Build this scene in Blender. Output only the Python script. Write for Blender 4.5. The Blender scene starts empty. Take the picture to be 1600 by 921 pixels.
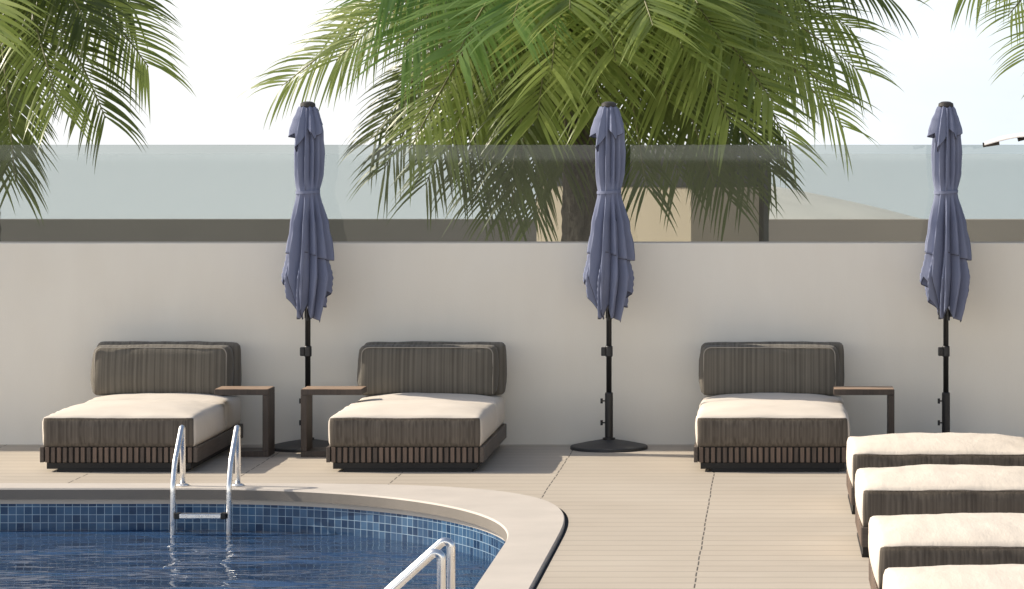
import bpy, bmesh, math, random
from mathutils import Vector, Matrix, noise
random.seed(7)
SC = bpy.context.scene
COL = SC.collection
PI = math.pi
R = math.radians

# ------------------------------------------------------------------ camera numbers (pixels of the 1600 px photo)
FPX, VX, VY, EYE = 4550.0, 1200.0, 240.0, 2.1
def at(px, py, Y):
    return Vector(((px - VX) / FPX * Y, Y, EYE - (py - VY) / FPX * Y))

# ------------------------------------------------------------------ material helpers
def new_mat(name):
    m = bpy.data.materials.new(name); m.use_nodes = True
    nt = m.node_tree
    return m, nt, nt.nodes.get('Principled BSDF'), nt.nodes.get('Material Output')
def N(nt, t, **kw):
    n = nt.nodes.new(t)
    for k, v in kw.items(): setattr(n, k, v)
    return n
def coords(nt, scale=(1, 1, 1), kind='Object', rot=(0, 0, 0)):
    tc = N(nt, 'ShaderNodeTexCoord'); mp = N(nt, 'ShaderNodeMapping')
    mp.inputs['Scale'].default_value = scale; mp.inputs['Rotation'].default_value = rot
    nt.links.new(tc.outputs[kind], mp.inputs['Vector'])
    return mp.outputs['Vector']
def noise_tex(nt, vec, scale, detail=3, rough=.55):
    n = N(nt, 'ShaderNodeTexNoise')
    n.inputs['Scale'].default_value = scale; n.inputs['Detail'].default_value = detail; n.inputs['Roughness'].default_value = rough
    if vec is not None: nt.links.new(vec, n.inputs['Vector'])
    return n.outputs['Fac']
def ramp(nt, fac, stops):
    r = N(nt, 'ShaderNodeValToRGB')
    el = r.color_ramp.elements
    while len(el) < len(stops): el.new(.5)
    for e, (p, c) in zip(el, stops):
        e.position = p; e.color = (*c, 1) if len(c) == 3 else c
    nt.links.new(fac, r.inputs['Fac'])
    return r.outputs['Color']
def mixc(nt, fac, a, b, mode='MIX'):
    m = N(nt, 'ShaderNodeMix', data_type='RGBA', blend_type=mode)
    for sock, v in ((m.inputs['Factor'], fac), (m.inputs['A'], a), (m.inputs['B'], b)):
        if isinstance(v, (int, float)): sock.default_value = v
        elif isinstance(v, tuple): sock.default_value = (*v, 1)
        else: nt.links.new(v, sock)
    return m.outputs['Result']
def math_n(nt, op, a, b=None, c=None):
    m = N(nt, 'ShaderNodeMath', operation=op)
    for i, v in enumerate((a, b, c)):
        if v is None: continue
        if isinstance(v, (int, float)): m.inputs[i].default_value = v
        else: nt.links.new(v, m.inputs[i])
    return m.outputs[0]
def bump(nt, bs, h, strength=.3, dist=.01):
    b = N(nt, 'ShaderNodeBump'); b.inputs['Strength'].default_value = strength; b.inputs['Distance'].default_value = dist
    nt.links.new(h, b.inputs['Height'])
    nt.links.new(b.outputs['Normal'], bs.inputs['Normal'])

def mat_plain(name, col, rough=.6, metal=0, var=.12, scale=6, bumpy=0, bscale=60, spec=.5):
    m, nt, bs, out = new_mat(name)
    v = coords(nt)
    f = noise_tex(nt, v, scale, 5)
    a = tuple(c * (1 - var) for c in col); b = tuple(min(1, c * (1 + var)) for c in col)
    nt.links.new(ramp(nt, f, [(.3, a), (.7, b)]), bs.inputs['Base Color'])
    bs.inputs['Roughness'].default_value = rough; bs.inputs['Metallic'].default_value = metal
    bs.inputs['Specular IOR Level'].default_value = spec
    if bumpy: bump(nt, bs, noise_tex(nt, v, bscale, 4), bumpy, .01)
    return m

M = {}
# plaster wall with faint trowel stains
m, nt, bs, out = new_mat('plaster'); M['plaster'] = m
v = coords(nt)
f1 = noise_tex(nt, v, .55, 4); f2 = noise_tex(nt, coords(nt, (1, 1, .25)), 5, 5)
c1 = ramp(nt, f1, [(.3, (.84, .785, .67)), (.7, (.85, .815, .73))])
c2 = ramp(nt, f2, [(.3, (.97, .965, .96)), (.7, (1, 1, 1))])
nt.links.new(mixc(nt, 1.0, c1, c2, 'MULTIPLY'), bs.inputs['Base Color'])
bs.inputs['Roughness'].default_value = .85
bump(nt, bs, noise_tex(nt, v, 90, 5), .12, .006)

# deck boards (0.2 m deep, grooves between, butt joints every 1.03 m)
m, nt, bs, out = new_mat('deck_boards'); M['deck'] = m
tc = N(nt, 'ShaderNodeTexCoord'); sep = N(nt, 'ShaderNodeSeparateXYZ'); nt.links.new(tc.outputs['Object'], sep.inputs[0])
X, Y = sep.outputs['X'], sep.outputs['Y']
yb = math_n(nt, 'DIVIDE', Y, .195)
yi = math_n(nt, 'FLOOR', yb); yf = math_n(nt, 'FRACT', yb)
xb = math_n(nt, 'DIVIDE', math_n(nt, 'ADD', X, .352 + 1.026 * 20), 1.026)
wn0 = N(nt, 'ShaderNodeTexWhiteNoise', noise_dimensions='1D'); nt.links.new(yi, wn0.inputs['W'])
xb = math_n(nt, 'ADD', xb, math_n(nt, 'MULTIPLY', wn0.outputs['Value'], .006))
xi = math_n(nt, 'FLOOR', xb); xf = math_n(nt, 'FRACT', xb)
cmb = N(nt, 'ShaderNodeCombineXYZ'); nt.links.new(yi, cmb.inputs[0]); nt.links.new(xi, cmb.inputs[1])
wn = N(nt, 'ShaderNodeTexWhiteNoise', noise_dimensions='2D'); nt.links.new(cmb.outputs[0], wn.inputs['Vector'])
board = ramp(nt, wn.outputs['Value'], [(0, (.478, .425, .352)), (.5, (.488, .436, .363)), (1, (.50, .449, .376))])
grain = noise_tex(nt, coords(nt, (1.2, 45, 1)), 3, 6, .65)
col = mixc(nt, 1.0, board, ramp(nt, grain, [(.25, (.86, .85, .83)), (.75, (1.06, 1.05, 1.04))]), 'MULTIPLY')
dirt = noise_tex(nt, coords(nt), .9, 5)
col = mixc(nt, 1.0, col, ramp(nt, dirt, [(.3, (.91, .9, .89)), (.65, (1, 1, 1))]), 'MULTIPLY')
gy = math_n(nt, 'LESS_THAN', math_n(nt, 'ABSOLUTE', math_n(nt, 'SUBTRACT', yf, .5)), .462)
gyd = math_n(nt, 'SUBTRACT', 1.0, gy)
jx = math_n(nt, 'GREATER_THAN', math_n(nt, 'ABSOLUTE', math_n(nt, 'SUBTRACT', xf, .5)), .4962)
wn2 = N(nt, 'ShaderNodeTexWhiteNoise', noise_dimensions='2D'); nt.links.new(cmb.outputs[0], wn2.inputs['Vector'])
jx = math_n(nt, 'MULTIPLY', jx, math_n(nt, 'LESS_THAN', math_n(nt, 'ABSOLUTE', math_n(nt, 'SUBTRACT', yf, .5)), .36))
col = mixc(nt, math_n(nt, 'MULTIPLY', gyd, .48), col, (.17, .14, .11))
col = mixc(nt, math_n(nt, 'MULTIPLY', jx, .85), col, (.03, .028, .026))
nt.links.new(col, bs.inputs['Base Color'])
bs.inputs['Roughness'].default_value = .62
bs.inputs['Specular IOR Level'].default_value = .3
h = math_n(nt, 'SUBTRACT', math_n(nt, 'MULTIPLY', grain, .15), math_n(nt, 'MAXIMUM', gyd, jx))
bump(nt, bs, h, .5, .004)

M['coping'] = mat_plain('coping_stone', (.50, .455, .40), .75, var=.06, scale=3, bumpy=.15, bscale=120)
M['nosing_shade'] = mat_plain('coping_shade_tone', (.185, .165, .14), .8, var=.08, scale=3, bumpy=.15, bscale=120)  # same stone darkened: shade on the inner face put into the colour
M['slot'] = mat_plain('drain_slot', (.03, .03, .032), .8, var=.3, scale=20)
M['ground'] = mat_plain('pale_paving', (.5, .46, .4), .9, var=.15, scale=.3)
M['sand'] = mat_plain('sand', (.76, .73, .66), .95, var=.08, scale=.4, bumpy=.3, bscale=4)
M['grey_render'] = mat_plain('grey_render', (.255, .235, .205), .9, var=.07, scale=.5)
M['taupe_render'] = mat_plain('taupe_render', (.46, .40, .335), .9, var=.06, scale=.4)
M['kiosk_wall'] = mat_plain('ochre_render', (.54, .455, .35), .85, var=.05, scale=1.2, bumpy=.1, bscale=80)
M['kiosk_dark'] = mat_plain('dark_roof_and_shade', (.06, .065, .055), .6, var=.25, scale=3)  # roof and post, also the painted shade under the overhang
M['black_metal'] = mat_plain('black_metal', (.012, .012, .013), .42, var=.2, scale=30)
M['base_metal'] = mat_plain('base_plate_metal', (.035, .036, .037), .55, var=.2, scale=12, bumpy=.05, bscale=200)
M['plinth'] = mat_plain('black_plinth', (.014, .013, .012), .7, var=.2, scale=8)
M['white_canvas'] = mat_plain('white_canvas', (.5, .5, .52), .8, var=.03, scale=5)
M['rubber'] = mat_plain('black_rubber', (.02, .02, .02), .7, var=.1)

m, nt, bs, out = new_mat('polished_steel'); M['steel'] = m
bs.inputs['Base Color'].default_value = (.9, .89, .87, 1); bs.inputs['Metallic'].default_value = 1
nt.links.new(ramp(nt, noise_tex(nt, coords(nt), 25, 4), [(.3, (.22,) * 3), (.7, (.36,) * 3)]), bs.inputs['Roughness'])

def wood(name, col, axis=(40, 40, 3), rough=.5):
    m, nt, bs, out = new_mat(name)
    v = coords(nt, axis)
    g = noise_tex(nt, v, 1.6, 6, .62); f = noise_tex(nt, coords(nt), 3.5, 3)
    a = tuple(c * .62 for c in col); b = tuple(c * 1.28 for c in col)
    c = mixc(nt, 1.0, ramp(nt, g, [(.3, a), (.72, b)]), ramp(nt, f, [(.3, (.85,) * 3), (.7, (1.1,) * 3)]), 'MULTIPLY')
    nt.links.new(c, bs.inputs['Base Color']); bs.inputs['Roughness'].default_value = rough
    bump(nt, bs, g, .2, .003)
    return m
M['table_wood'] = wood('walnut', (.062, .045, .035), (40, 40, 3))
M['top_wood'] = wood('sunlit_top_wood', (.36, .25, .17), (3, 40, 40))  # paler than the table body: sunlight on the top put into the colour
M['frame_wood'] = wood('dark_walnut', (.085, .066, .053), (40, 3, 40))
# slats: each slat a touch different (per-island random)
m = wood('slat_wood', (.145, .106, .082), (40, 40, 3)); M['slat'] = m
nt = m.node_tree; bs = nt.nodes['Principled BSDF']
geo = N(nt, 'ShaderNodeNewGeometry'); src = bs.inputs['Base Color'].links[0].from_socket
nt.links.new(mixc(nt, 1.0, src, ramp(nt, geo.outputs['Random Per Island'], [(0, (.5,) * 3), (1, (1.35, 1.25, 1.18))]), 'MULTIPLY'), bs.inputs['Base Color'])

def stripe_fabric(name, lo, hi, sc):
    m, nt, bs, out = new_mat(name)
    a = noise_tex(nt, coords(nt, sc), 1.0, 1.5, .5); b = noise_tex(nt, coords(nt, (300, 300, 300)), 1.0, 2)
    patch = noise_tex(nt, coords(nt), 4.5, 4)
    c = ramp(nt, a, [(.28, lo), (.5, tuple((x + y) / 2 for x, y in zip(lo, hi))), (.74, hi)])
    c = mixc(nt, 1.0, c, ramp(nt, patch, [(.3, (.94, .94, .935)), (.7, (1.04, 1.04, 1.04))]), 'MULTIPLY')
    nt.links.new(c, bs.inputs['Base Color']); bs.inputs['Roughness'].default_value = .95; bs.inputs['Specular IOR Level'].default_value = .15
    hh = math_n(nt, 'ADD', a, math_n(nt, 'MULTIPLY', b, .35))
    bump(nt, bs, hh, .45, .004)
    bs.inputs['Sheen Weight'].default_value = .15
    return m
M['piping'] = mat_plain('olive_piping', (.30, .275, .235), .8, var=.08)
M['dark_fabric'] = stripe_fabric('ribbed_charcoal_fabric', (.088, .075, .062), (.165, .142, .118), (64, 64, .3))
M['back_fabric'] = stripe_fabric('ribbed_olive_fabric', (.098, .088, .072), (.178, .161, .133), (64, 3, .3))
m, nt, bs, out = new_mat('cream_canvas'); M['cream'] = m
v = coords(nt)
w = noise_tex(nt, coords(nt, (2.2, 7, 3)), 1.6, 5, .6)
nt.links.new(ramp(nt, noise_tex(nt, v, 3, 4), [(.3, (.61, .55, .47)), (.7, (.66, .60, .52))]), bs.inputs['Base Color'])
bs.inputs['Roughness'].default_value = .92; bs.inputs['Specular IOR Level'].default_value = .15
bump(nt, bs, math_n(nt, 'ADD', math_n(nt, 'MULTIPLY', w, 1.0), math_n(nt, 'MULTIPLY', noise_tex(nt, v, 420, 2), .04)), .32, .02)
m, nt, bs, out = new_mat('blue_canvas'); M['blue'] = m
v = coords(nt)
nt.links.new(ramp(nt, noise_tex(nt, v, 4, 5), [(.3, (.175, .197, .29)), (.7, (.22, .242, .335))]), bs.inputs['Base Color'])
bs.inputs['Roughness'].default_value = .85; bs.inputs['Specular IOR Level'].default_value = .2
bump(nt, bs, math_n(nt, 'ADD', noise_tex(nt, coords(nt, (9, 9, 2)), 2, 5), math_n(nt, 'MULTIPLY', noise_tex(nt, v, 500, 2), .05)), .35, .015)
M['blue_trim'] = mat_plain('blue_binding', (.05, .055, .085), .9, var=.1)
M['cap'] = mat_plain('dark_cap', (.035, .032, .028), .55, var=.2, scale=20)

# leaves
def leaf(name, lo, hi, tr):
    m, nt, bs, out = new_mat(name)
    geo = N(nt, 'ShaderNodeNewGeometry')
    c = ramp(nt, geo.outputs['Random Per Island'], [(0, lo), (1, hi)])
    f = noise_tex(nt, coords(nt), 1.3, 3)
    c = mixc(nt, 1.0, c, ramp(nt, f, [(.3, (.75, .8, .7)), (.7, (1.15, 1.12, 1.0))]), 'MULTIPLY')
    nt.links.new(c, bs.inputs['Base Color']); bs.inputs['Roughness'].default_value = .34
    bs.inputs['Specular IOR Level'].default_value = .5
    t = N(nt, 'ShaderNodeBsdfTranslucent'); t.inputs['Color'].default_value = (*tr, 1)
    mx = N(nt, 'ShaderNodeMixShader'); mx.inputs[0].default_value = .48
    nt.links.new(bs.outputs[0], mx.inputs[1]); nt.links.new(t.outputs[0], mx.inputs[2]); nt.links.new(mx.outputs[0], out.inputs['Surface'])
    return m
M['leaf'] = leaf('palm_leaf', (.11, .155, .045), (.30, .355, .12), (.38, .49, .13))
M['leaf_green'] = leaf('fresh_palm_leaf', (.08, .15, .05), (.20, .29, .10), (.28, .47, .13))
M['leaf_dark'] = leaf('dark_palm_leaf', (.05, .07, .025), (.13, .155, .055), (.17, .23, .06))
M['rachis'] = mat_plain('leaf_stalk', (.16, .16, .06), .55, var=.2, scale=5)
m, nt, bs, out = new_mat('palm_bark'); M['bark'] = m
g = noise_tex(nt, coords(nt, (6, 6, 2.2)), 3, 6, .7)
nt.links.new(ramp(nt, g, [(.3, (.04, .034, .028)), (.7, (.15, .13, .11))]), bs.inputs['Base Color']); bs.inputs['Roughness'].default_value = .95
bump(nt, bs, g, .9, .04)

# tinted glass
m, nt, bs, out = new_mat('tinted_glass'); M['glass'] = m
nt.nodes.remove(bs)
tr = N(nt, 'ShaderNodeBsdfTransparent'); tr.inputs[0].default_value = (.715, .742, .732, 1)   # passed twice (front and back face)
gl = N(nt, 'ShaderNodeBsdfGlossy'); gl.inputs['Roughness'].default_value = .02
fr = N(nt, 'ShaderNodeFresnel'); fr.inputs[0].default_value = 1.45
mx = N(nt, 'ShaderNodeMixShader'); nt.links.new(fr.outputs[0], mx.inputs[0]); nt.links.new(tr.outputs[0], mx.inputs[1]); nt.links.new(gl.outputs[0], mx.inputs[2])
nt.links.new(mx.outputs[0], out.inputs['Surface'])

# pool tiles
m, nt, bs, out = new_mat('mosaic_tile'); M['tile'] = m
uv = coords(nt, (1, 1, 1), 'UV')
br = N(nt, 'ShaderNodeTexBrick'); br.offset = 0; br.inputs['Scale'].default_value = 1
br.inputs['Brick Width'].default_value = .05; br.inputs['Row Height'].default_value = .05; br.inputs['Mortar Size'].default_value = .0021
br.inputs['Mortar Smooth'].default_value = .2; br.inputs['Bias'].default_value = 0
br.inputs['Color1'].default_value = (.012, .04, .10, 1); br.inputs['Color2'].default_value = (.06, .13, .235, 1); br.inputs['Mortar'].default_value = (.30, .40, .50, 1)
nt.links.new(uv, br.inputs['Vector'])
f = noise_tex(nt, coords(nt), 6, 4)
nt.links.new(mixc(nt, 1.0, br.outputs['Color'], ramp(nt, f, [(.3, (.65, .7, .75)), (.7, (1.15, 1.15, 1.1))]), 'MULTIPLY'), bs.inputs['Base Color'])
bs.inputs['Roughness'].default_value = .18
bump(nt, bs, math_n(nt, 'SUBTRACT', 1.0, br.outputs['Fac']), .25, .002)

# pool water
def ripples(nt, sx, sy):
    v = coords(nt, (sx, sy, 1))
    a = noise_tex(nt, v, 1.0, 3, .5)
    b = noise_tex(nt, coords(nt, (sx * 2.6, sy * 2.3, 1), rot=(0, 0, .25)), 1.0, 2, .5)
    return math_n(nt, 'ADD', a, math_n(nt, 'MULTIPLY', b, .30))
m, nt, bs, out = new_mat('pool_water'); M['water'] = m
nt.nodes.remove(bs)
b = N(nt, 'ShaderNodeBump'); b.inputs['Strength'].default_value = 1.0; b.inputs['Distance'].default_value = .14
nt.links.new(ripples(nt, .8, 1.9), b.inputs['Height'])
tr = N(nt, 'ShaderNodeBsdfTransparent'); tr.inputs[0].default_value = (.36, .58, .80, 1)
df = N(nt, 'ShaderNodeBsdfDiffuse'); df.inputs[0].default_value = (.048, .112, .245, 1)
mb = N(nt, 'ShaderNodeMixShader'); mb.inputs[0].default_value = .5
nt.links.new(tr.outputs[0], mb.inputs[1]); nt.links.new(df.outputs[0], mb.inputs[2])
gl = N(nt, 'ShaderNodeBsdfGlossy'); gl.inputs['Roughness'].default_value = .03
fr = N(nt, 'ShaderNodeFresnel'); fr.inputs[0].default_value = 1.40
nt.links.new(b.outputs[0], gl.inputs['Normal']); nt.links.new(b.outputs[0], fr.inputs['Normal'])
mx = N(nt, 'ShaderNodeMixShader'); nt.links.new(fr.outputs[0], mx.inputs[0]); nt.links.new(mb.outputs[0], mx.inputs[1]); nt.links.new(gl.outputs[0], mx.inputs[2])
nt.links.new(mx.outputs[0], out.inputs['Surface'])
# sea
m, nt, bs, out = new_mat('sea_water'); M['sea'] = m
bs.inputs['Base Color'].default_value = (.62, .66, .66, 1); bs.inputs['Roughness'].default_value = .2; bs.inputs['IOR'].default_value = 1.33
bump(nt, bs, noise_tex(nt, coords(nt, (.02, .3, 1)), 1, 3), .05, .3)

# ------------------------------------------------------------------ object helpers
def link(name, me, mat, parent=None, smooth=False):
    if mat is not None:
        for mm in (mat if isinstance(mat, (list, tuple)) else [mat]): me.materials.append(mm)
    if smooth:
        for p in me.polygons: p.use_smooth = True
    o = bpy.data.objects.new(name, me); COL.objects.link(o)
    if parent is not None: o.parent = parent
    return o
def from_bm(name, bm, mat, parent=None, smooth=False):
    me = bpy.data.meshes.new(name); bm.normal_update(); bm.to_mesh(me); bm.free()
    return link(name, me, mat, parent, smooth)
def from_py(name, vs, fs, mat, parent=None, smooth=False):
    me = bpy.data.meshes.new(name); me.from_pydata([tuple(v) for v in vs], [], fs); me.update()
    return link(name, me, mat, parent, smooth)
def tag(o, label=None, cat=None, group=None, kind=None):
    if label: o['label'] = label
    if cat: o['category'] = cat
    if group: o['group'] = group
    if kind: o['kind'] = kind
    return o
def empty(name, loc, rz=0, **kw):
    o = bpy.data.objects.new(name, None); COL.objects.link(o)
    o.location = loc; o.rotation_euler = (0, 0, rz); o.empty_display_size = .1
    return tag(o, **kw)
def box(bm, x0, x1, y0, y1, z0, z1, bev=0.0, seg=2):
    r = bmesh.ops.create_cube(bm, size=1)
    vs = r['verts']
    for v in vs:
        v.co = Vector((x0 + (v.co.x + .5) * (x1 - x0), y0 + (v.co.y + .5) * (y1 - y0), z0 + (v.co.z + .5) * (z1 - z0)))
    if bev > 0:
        es = list({e for v in vs for e in v.link_edges})
        bmesh.ops.bevel(bm, geom=es, offset=bev, segments=seg, affect='EDGES', profile=.5)
def tube(vs, fs, pts, rad, n=10, cap=True):
    pts = [Vector(p) for p in pts]; base = len(vs)
    rads = rad if isinstance(rad, (list, tuple)) else [rad] * len(pts)
    t0 = (pts[1] - pts[0]).normalized()
    ref = Vector((0, 0, 1)) if abs(t0.z) < .9 else Vector((1, 0, 0))
    u = t0.cross(ref).normalized()
    for i, p in enumerate(pts):
        t = (pts[min(i + 1, len(pts) - 1)] - pts[max(i - 1, 0)]).normalized()
        u = (u - t * u.dot(t)).normalized(); w = t.cross(u)
        for k in range(n):
            a = 2 * PI * k / n
            vs.append(p + (u * math.cos(a) + w * math.sin(a)) * rads[i])
    for i in range(len(pts) - 1):
        for k in range(n):
            a, b = base + i * n + k, base + i * n + (k + 1) % n
            fs.append((a, b, b + n, a + n))
    if cap:
        fs.append(tuple(base + k for k in reversed(range(n)))); e = base + (len(pts) - 1) * n
        fs.append(tuple(e + k for k in range(n)))
def lathe(bm_prof, n=32):
    vs, fs = [], []
    for (r, z) in bm_prof:
        for k in range(n):
            a = 2 * PI * k / n; vs.append(Vector((r * math.cos(a), r * math.sin(a), z)))
    for i in range(len(bm_prof) - 1):
        for k in range(n):
            a, b = i * n + k, i * n + (k + 1) % n
            fs.append((a, b, b + n, a + n))
    fs.append(tuple(reversed(range(n)))); e = (len(bm_prof) - 1) * n
    fs.append(tuple(e + k for k in range(n)))
    return vs, fs
def rounded(pts, r, seg=7):
    """polyline with rounded corners"""
    pts = [Vector(p) for p in pts]; out = [pts[0]]
    for i in range(1, len(pts) - 1):
        a = (pts[i - 1] - pts[i]); b = (pts[i + 1] - pts[i])
        ra = min(r, a.length * .48, b.length * .48)
        p0 = pts[i] + a.normalized() * ra; p2 = pts[i] + b.normalized() * ra
        for k in range(seg + 1):
            t = k / seg
            out.append(p0 * (1 - t) ** 2 + pts[i] * 2 * t * (1 - t) + p2 * t * t)
    out.append(pts[-1]); return out

def cushion(x0, x1, y0, y1, z0, z1, r, crown=0.0, bulge=0.0, wr=0.0, seed=0, div=.035, flat_bottom=True, matf=None):
    """soft box: rounded edges, domed top, bulging sides, wrinkles"""
    bm = bmesh.new()
    L = (x1 - x0, y1 - y0, z1 - z0)
    n = [max(4, int(l / div)) for l in L]
    c = Vector(((x0 + x1) / 2, (y0 + y1) / 2, (z0 + z1) / 2)); hf = Vector(L) / 2
    idx = {}
    def vert(i, j, k):
        key = (i, j, k)
        if key not in idx:
            def u(a, m):          # denser near the edges
                t = 2 * a / m - 1
                return math.sin(t * PI / 2) * .45 + t * .55
            q = Vector((u(i, n[0]), u(j, n[1]), u(k, n[2])))
            idx[key] = (bm.verts.new((q.x * hf.x, q.y * hf.y, q.z * hf.z)), q.copy())
        return idx[key][0]
    def face(a, b, cc, d):
        f = bm.faces.new((a, b, cc, d)); return f
    for (ax, bx, fx) in ((0, 1, 2), (1, 2, 0), (2, 0, 1)):
        for side in (0, n[fx]):
            for i in range(n[ax]):
                for j in range(n[bx]):
                    q = []
                    for (di, dj) in ((0, 0), (1, 0), (1, 1), (0, 1)):
                        t = [0, 0, 0]; t[ax] = i + di; t[bx] = j + dj; t[fx] = side
                        q.append(vert(*t))
                    if side == 0: q.reverse()
                    f = face(*q)
                    if matf: f.material_index = matf(ax, bx, fx, side > 0)
    for (v, q) in idx.values():
        p = v.co.copy()
        ins = Vector([max(-h + r, min(h - r, a)) for a, h in zip(p, hf)])
        d = p - ins
        if d.length > 1e-6:
            p = ins + d.normalized() * min(r, d.length * 1.0 if d.length < r else r)
        top = max(0, q.z)
        dx = 1 - abs(q.x) ** 2.6; dy = 1 - abs(q.y) ** 2.6; dz = 1 - abs(q.z) ** 2.2
        p.z += crown * top * max(0, dx) ** .8 * max(0, dy) ** .8
        p.x += bulge * q.x * dz * max(0, dy) ** .5
        p.y += bulge * q.y * dz * max(0, dx) ** .5
        w = p + c + Vector((seed * 3.1, seed * 1.7, 0))
        if wr:
            nn = noise.noise(Vector((w.x * 3, w.y * 7, w.z * 5))) + .6 * noise.noise(Vector((w.x * 9, w.y * 14, w.z * 9)))
            dirn = Vector((q.x ** 5, q.y ** 5, q.z ** 5))
            if q.z > -.6: p += dirn * wr * nn
        v.co = p + c
        if flat_bottom and q.z <= -.999: v.co.z = z0
    return bm

# ------------------------------------------------------------------ pool and deck outlines
PX0, PB, PR, PF = -12.0, 18.1, -1.41, 3.0          # left, back, right, front edges of the water basin
def outline(d, n, a0=2.19, b0=2.5, cx=-3.6, cy=15.6):
    a, b = a0 + d, b0 + d
    pts = [(PX0 - d + (cx - PX0 + d) * i / 24, PB + d) for i in range(24)]
    for k in range(49):
        t = PI / 2 * (1 - k / 48)
        c, s = max(0, math.cos(t)), max(0, math.sin(t))
        pts.append((cx + a * c ** (2 / n), cy + b * s ** (2 / n)))
    pts += [(PR + d, cy + (PF - d - cy) * i / 24) for i in range(1, 25)]
    pts += [(PX0 - d, PF - d)]
    return pts
inner = outline(0, 2.05); outer = outline(.272, 3.5); basin = outline(.03, 2.05); slot_o = outline(.293, 3.5)

def ring(name, rings, mat, parent=None, smooth=False, uv=False):
    """rings: list of (outline, z) with equal counts, joined in order"""
    vs, fs = [], []
    n = len(rings[0][0])
    for (o, z) in rings: vs += [Vector((x, y, z)) for (x, y) in o]
    for i in range(len(rings) - 1):
        for k in range(n):
            a, b = i * n + k, i * n + (k + 1) % n
            fs.append((a, b, b + n, a + n))
    ob = from_py(name, vs, fs, mat, parent, smooth)
    if uv:
        arc = [0]
        o = rings[0][0]
        for k in range(n):
            x0, y0 = o[k]; x1, y1 = o[(k + 1) % n]; arc.append(arc[-1] + math.hypot(x1 - x0, y1 - y0))
        lay = ob.data.uv_layers.new(name='UVMap')
        li = 0
        for f, p in zip(fs, ob.data.polygons):
            for c, vi in enumerate(f):
                k = vi % n
                u = arc[k]
                if k == 0 and (f[0] % n == n - 1): u = arc[n]
                lay.data[p.loop_start + c].uv = (u, vs[vi].z)
    return ob
def holed(name, out_pts, hole_pts, z, mat):
    bm = bmesh.new(); es = []
    for pts in (out_pts, hole_pts):
        vv = [bm.verts.new((x, y, z)) for x, y in pts]
        es += [bm.edges.new((vv[i], vv[(i + 1) % len(vv)])) for i in range(len(vv))]
    bmesh.ops.triangle_fill(bm, edges=es, use_beauty=True)
    for f in bm.faces:
        f.normal_update()
        if f.normal.z < 0: f.normal_flip()
    return from_bm(name, bm, mat)

DX0, DX1, DY0, DY1 = -15.0, 11.0, -6.0, 21.0
tag(holed('deck', [(DX0, DY0), (DX1, DY0), (DX1, DY1), (DX0, DY1)], slot_o, 0.0, M['deck']), 'pale timber boarded pool deck', kind='structure')
tag(holed('ground', [(-900, -900), (900, -900), (900, 90), (-900, 90)], [(DX0 + .3, DY0 + .3), (DX1 - .3, DY0 + .3), (DX1 - .3, DY1 + .1), (DX0 + .3, DY1 + .1)], -.03, M['ground']), kind='structure')
tag(from_py('sea', [(-9000, 89, -.4), (9000, 89, -.4), (9000, 16000, -.4), (-9000, 16000, -.4)], [(0, 1, 2, 3)], M['sea']), kind='structure')
# stone coping, a little proud of the deck, with a dark expansion joint outside it
b1 = outline(.006, 2.05); b2 = outline(.266, 3.5); mid = outline(.0, 2.05)
tag(ring('pool_coping', [(basin, -.054), (inner, -.050), (inner, .010), (b1, .020), (b2, .020), (outer, .012), (outer, -.06)], [M['coping'], M['nosing_shade']]), 'pale stone pool coping', kind='structure')
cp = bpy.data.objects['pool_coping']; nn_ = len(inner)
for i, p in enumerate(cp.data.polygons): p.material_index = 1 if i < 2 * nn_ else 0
tag(ring('expansion_joint', [(outer, -.014), (slot_o, -.014), (slot_o, 0.0)], M['slot']), kind='structure')
pl2 = outline(.031, 2.05)
tag(ring('pool_surround', [(basin, -.052), (basin, -.082)], M['coping']), kind='structure')
pb = ring('pool_basin', [(pl2, -.07), (pl2, -1.5)], M['tile'], uv=True)
tag(pb, 'blue mosaic pool wall', kind='structure')
bm = bmesh.new(); bm.faces.new([bm.verts.new((x, y, -1.5)) for x, y in reversed(pl2)])
fl = from_bm('pool_floor', bm, M['tile'])
lay = fl.data.uv_layers.new(name='UVMap')
for lp in fl.data.loops: lay.data[lp.index].uv = fl.data.vertices[lp.vertex_index].co.xy
tag(fl, kind='structure')
for p in fl.data.polygons:
    if p.normal.z < 0: fl.data.flip_normals(); break
bm = bmesh.new(); f = bm.faces.new([bm.verts.new((x, y, -.245)) for x, y in basin]); f.normal_update()
if f.normal.z < 0: f.normal_flip()
tag(from_bm('pool_water', bm, M['water']), 'rippled dark blue pool water', kind='structure')

# ------------------------------------------------------------------ boundary wall with glass balustrade
bm = bmesh.new(); box(bm, -15.2, 11.2, 21.0, 21.24, -.1, 1.454, .006)
w = empty('garden_wall', (0, 21, 0), label='long smooth cream plastered wall behind the loungers and parasols', cat='wall')
def put(o, parent, world_origin=True):
    o.parent = parent
    if world_origin: o.matrix_parent_inverse = Matrix.Translation(parent.location).inverted()
    return o
put(from_bm('plaster_body', bm, M['plaster']), w)
g = empty('glass_balustrade', (0, 21.1, 1.454), label='frameless grey green glass screen standing along the top of the cream wall', cat='glass screen')
bm = bmesh.new(); box(bm, -15.1, 11.1, 21.06, 21.075, 1.456, 2.162, .001, 1)
put(from_bm('glass_pane', bm, M['glass']), g)
bm = bmesh.new(); box(bm, -15.1, 11.1, 21.052, 21.083, 1.4545, 1.462)
put(from_bm('base_channel', bm, M['coping']), g)

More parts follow.
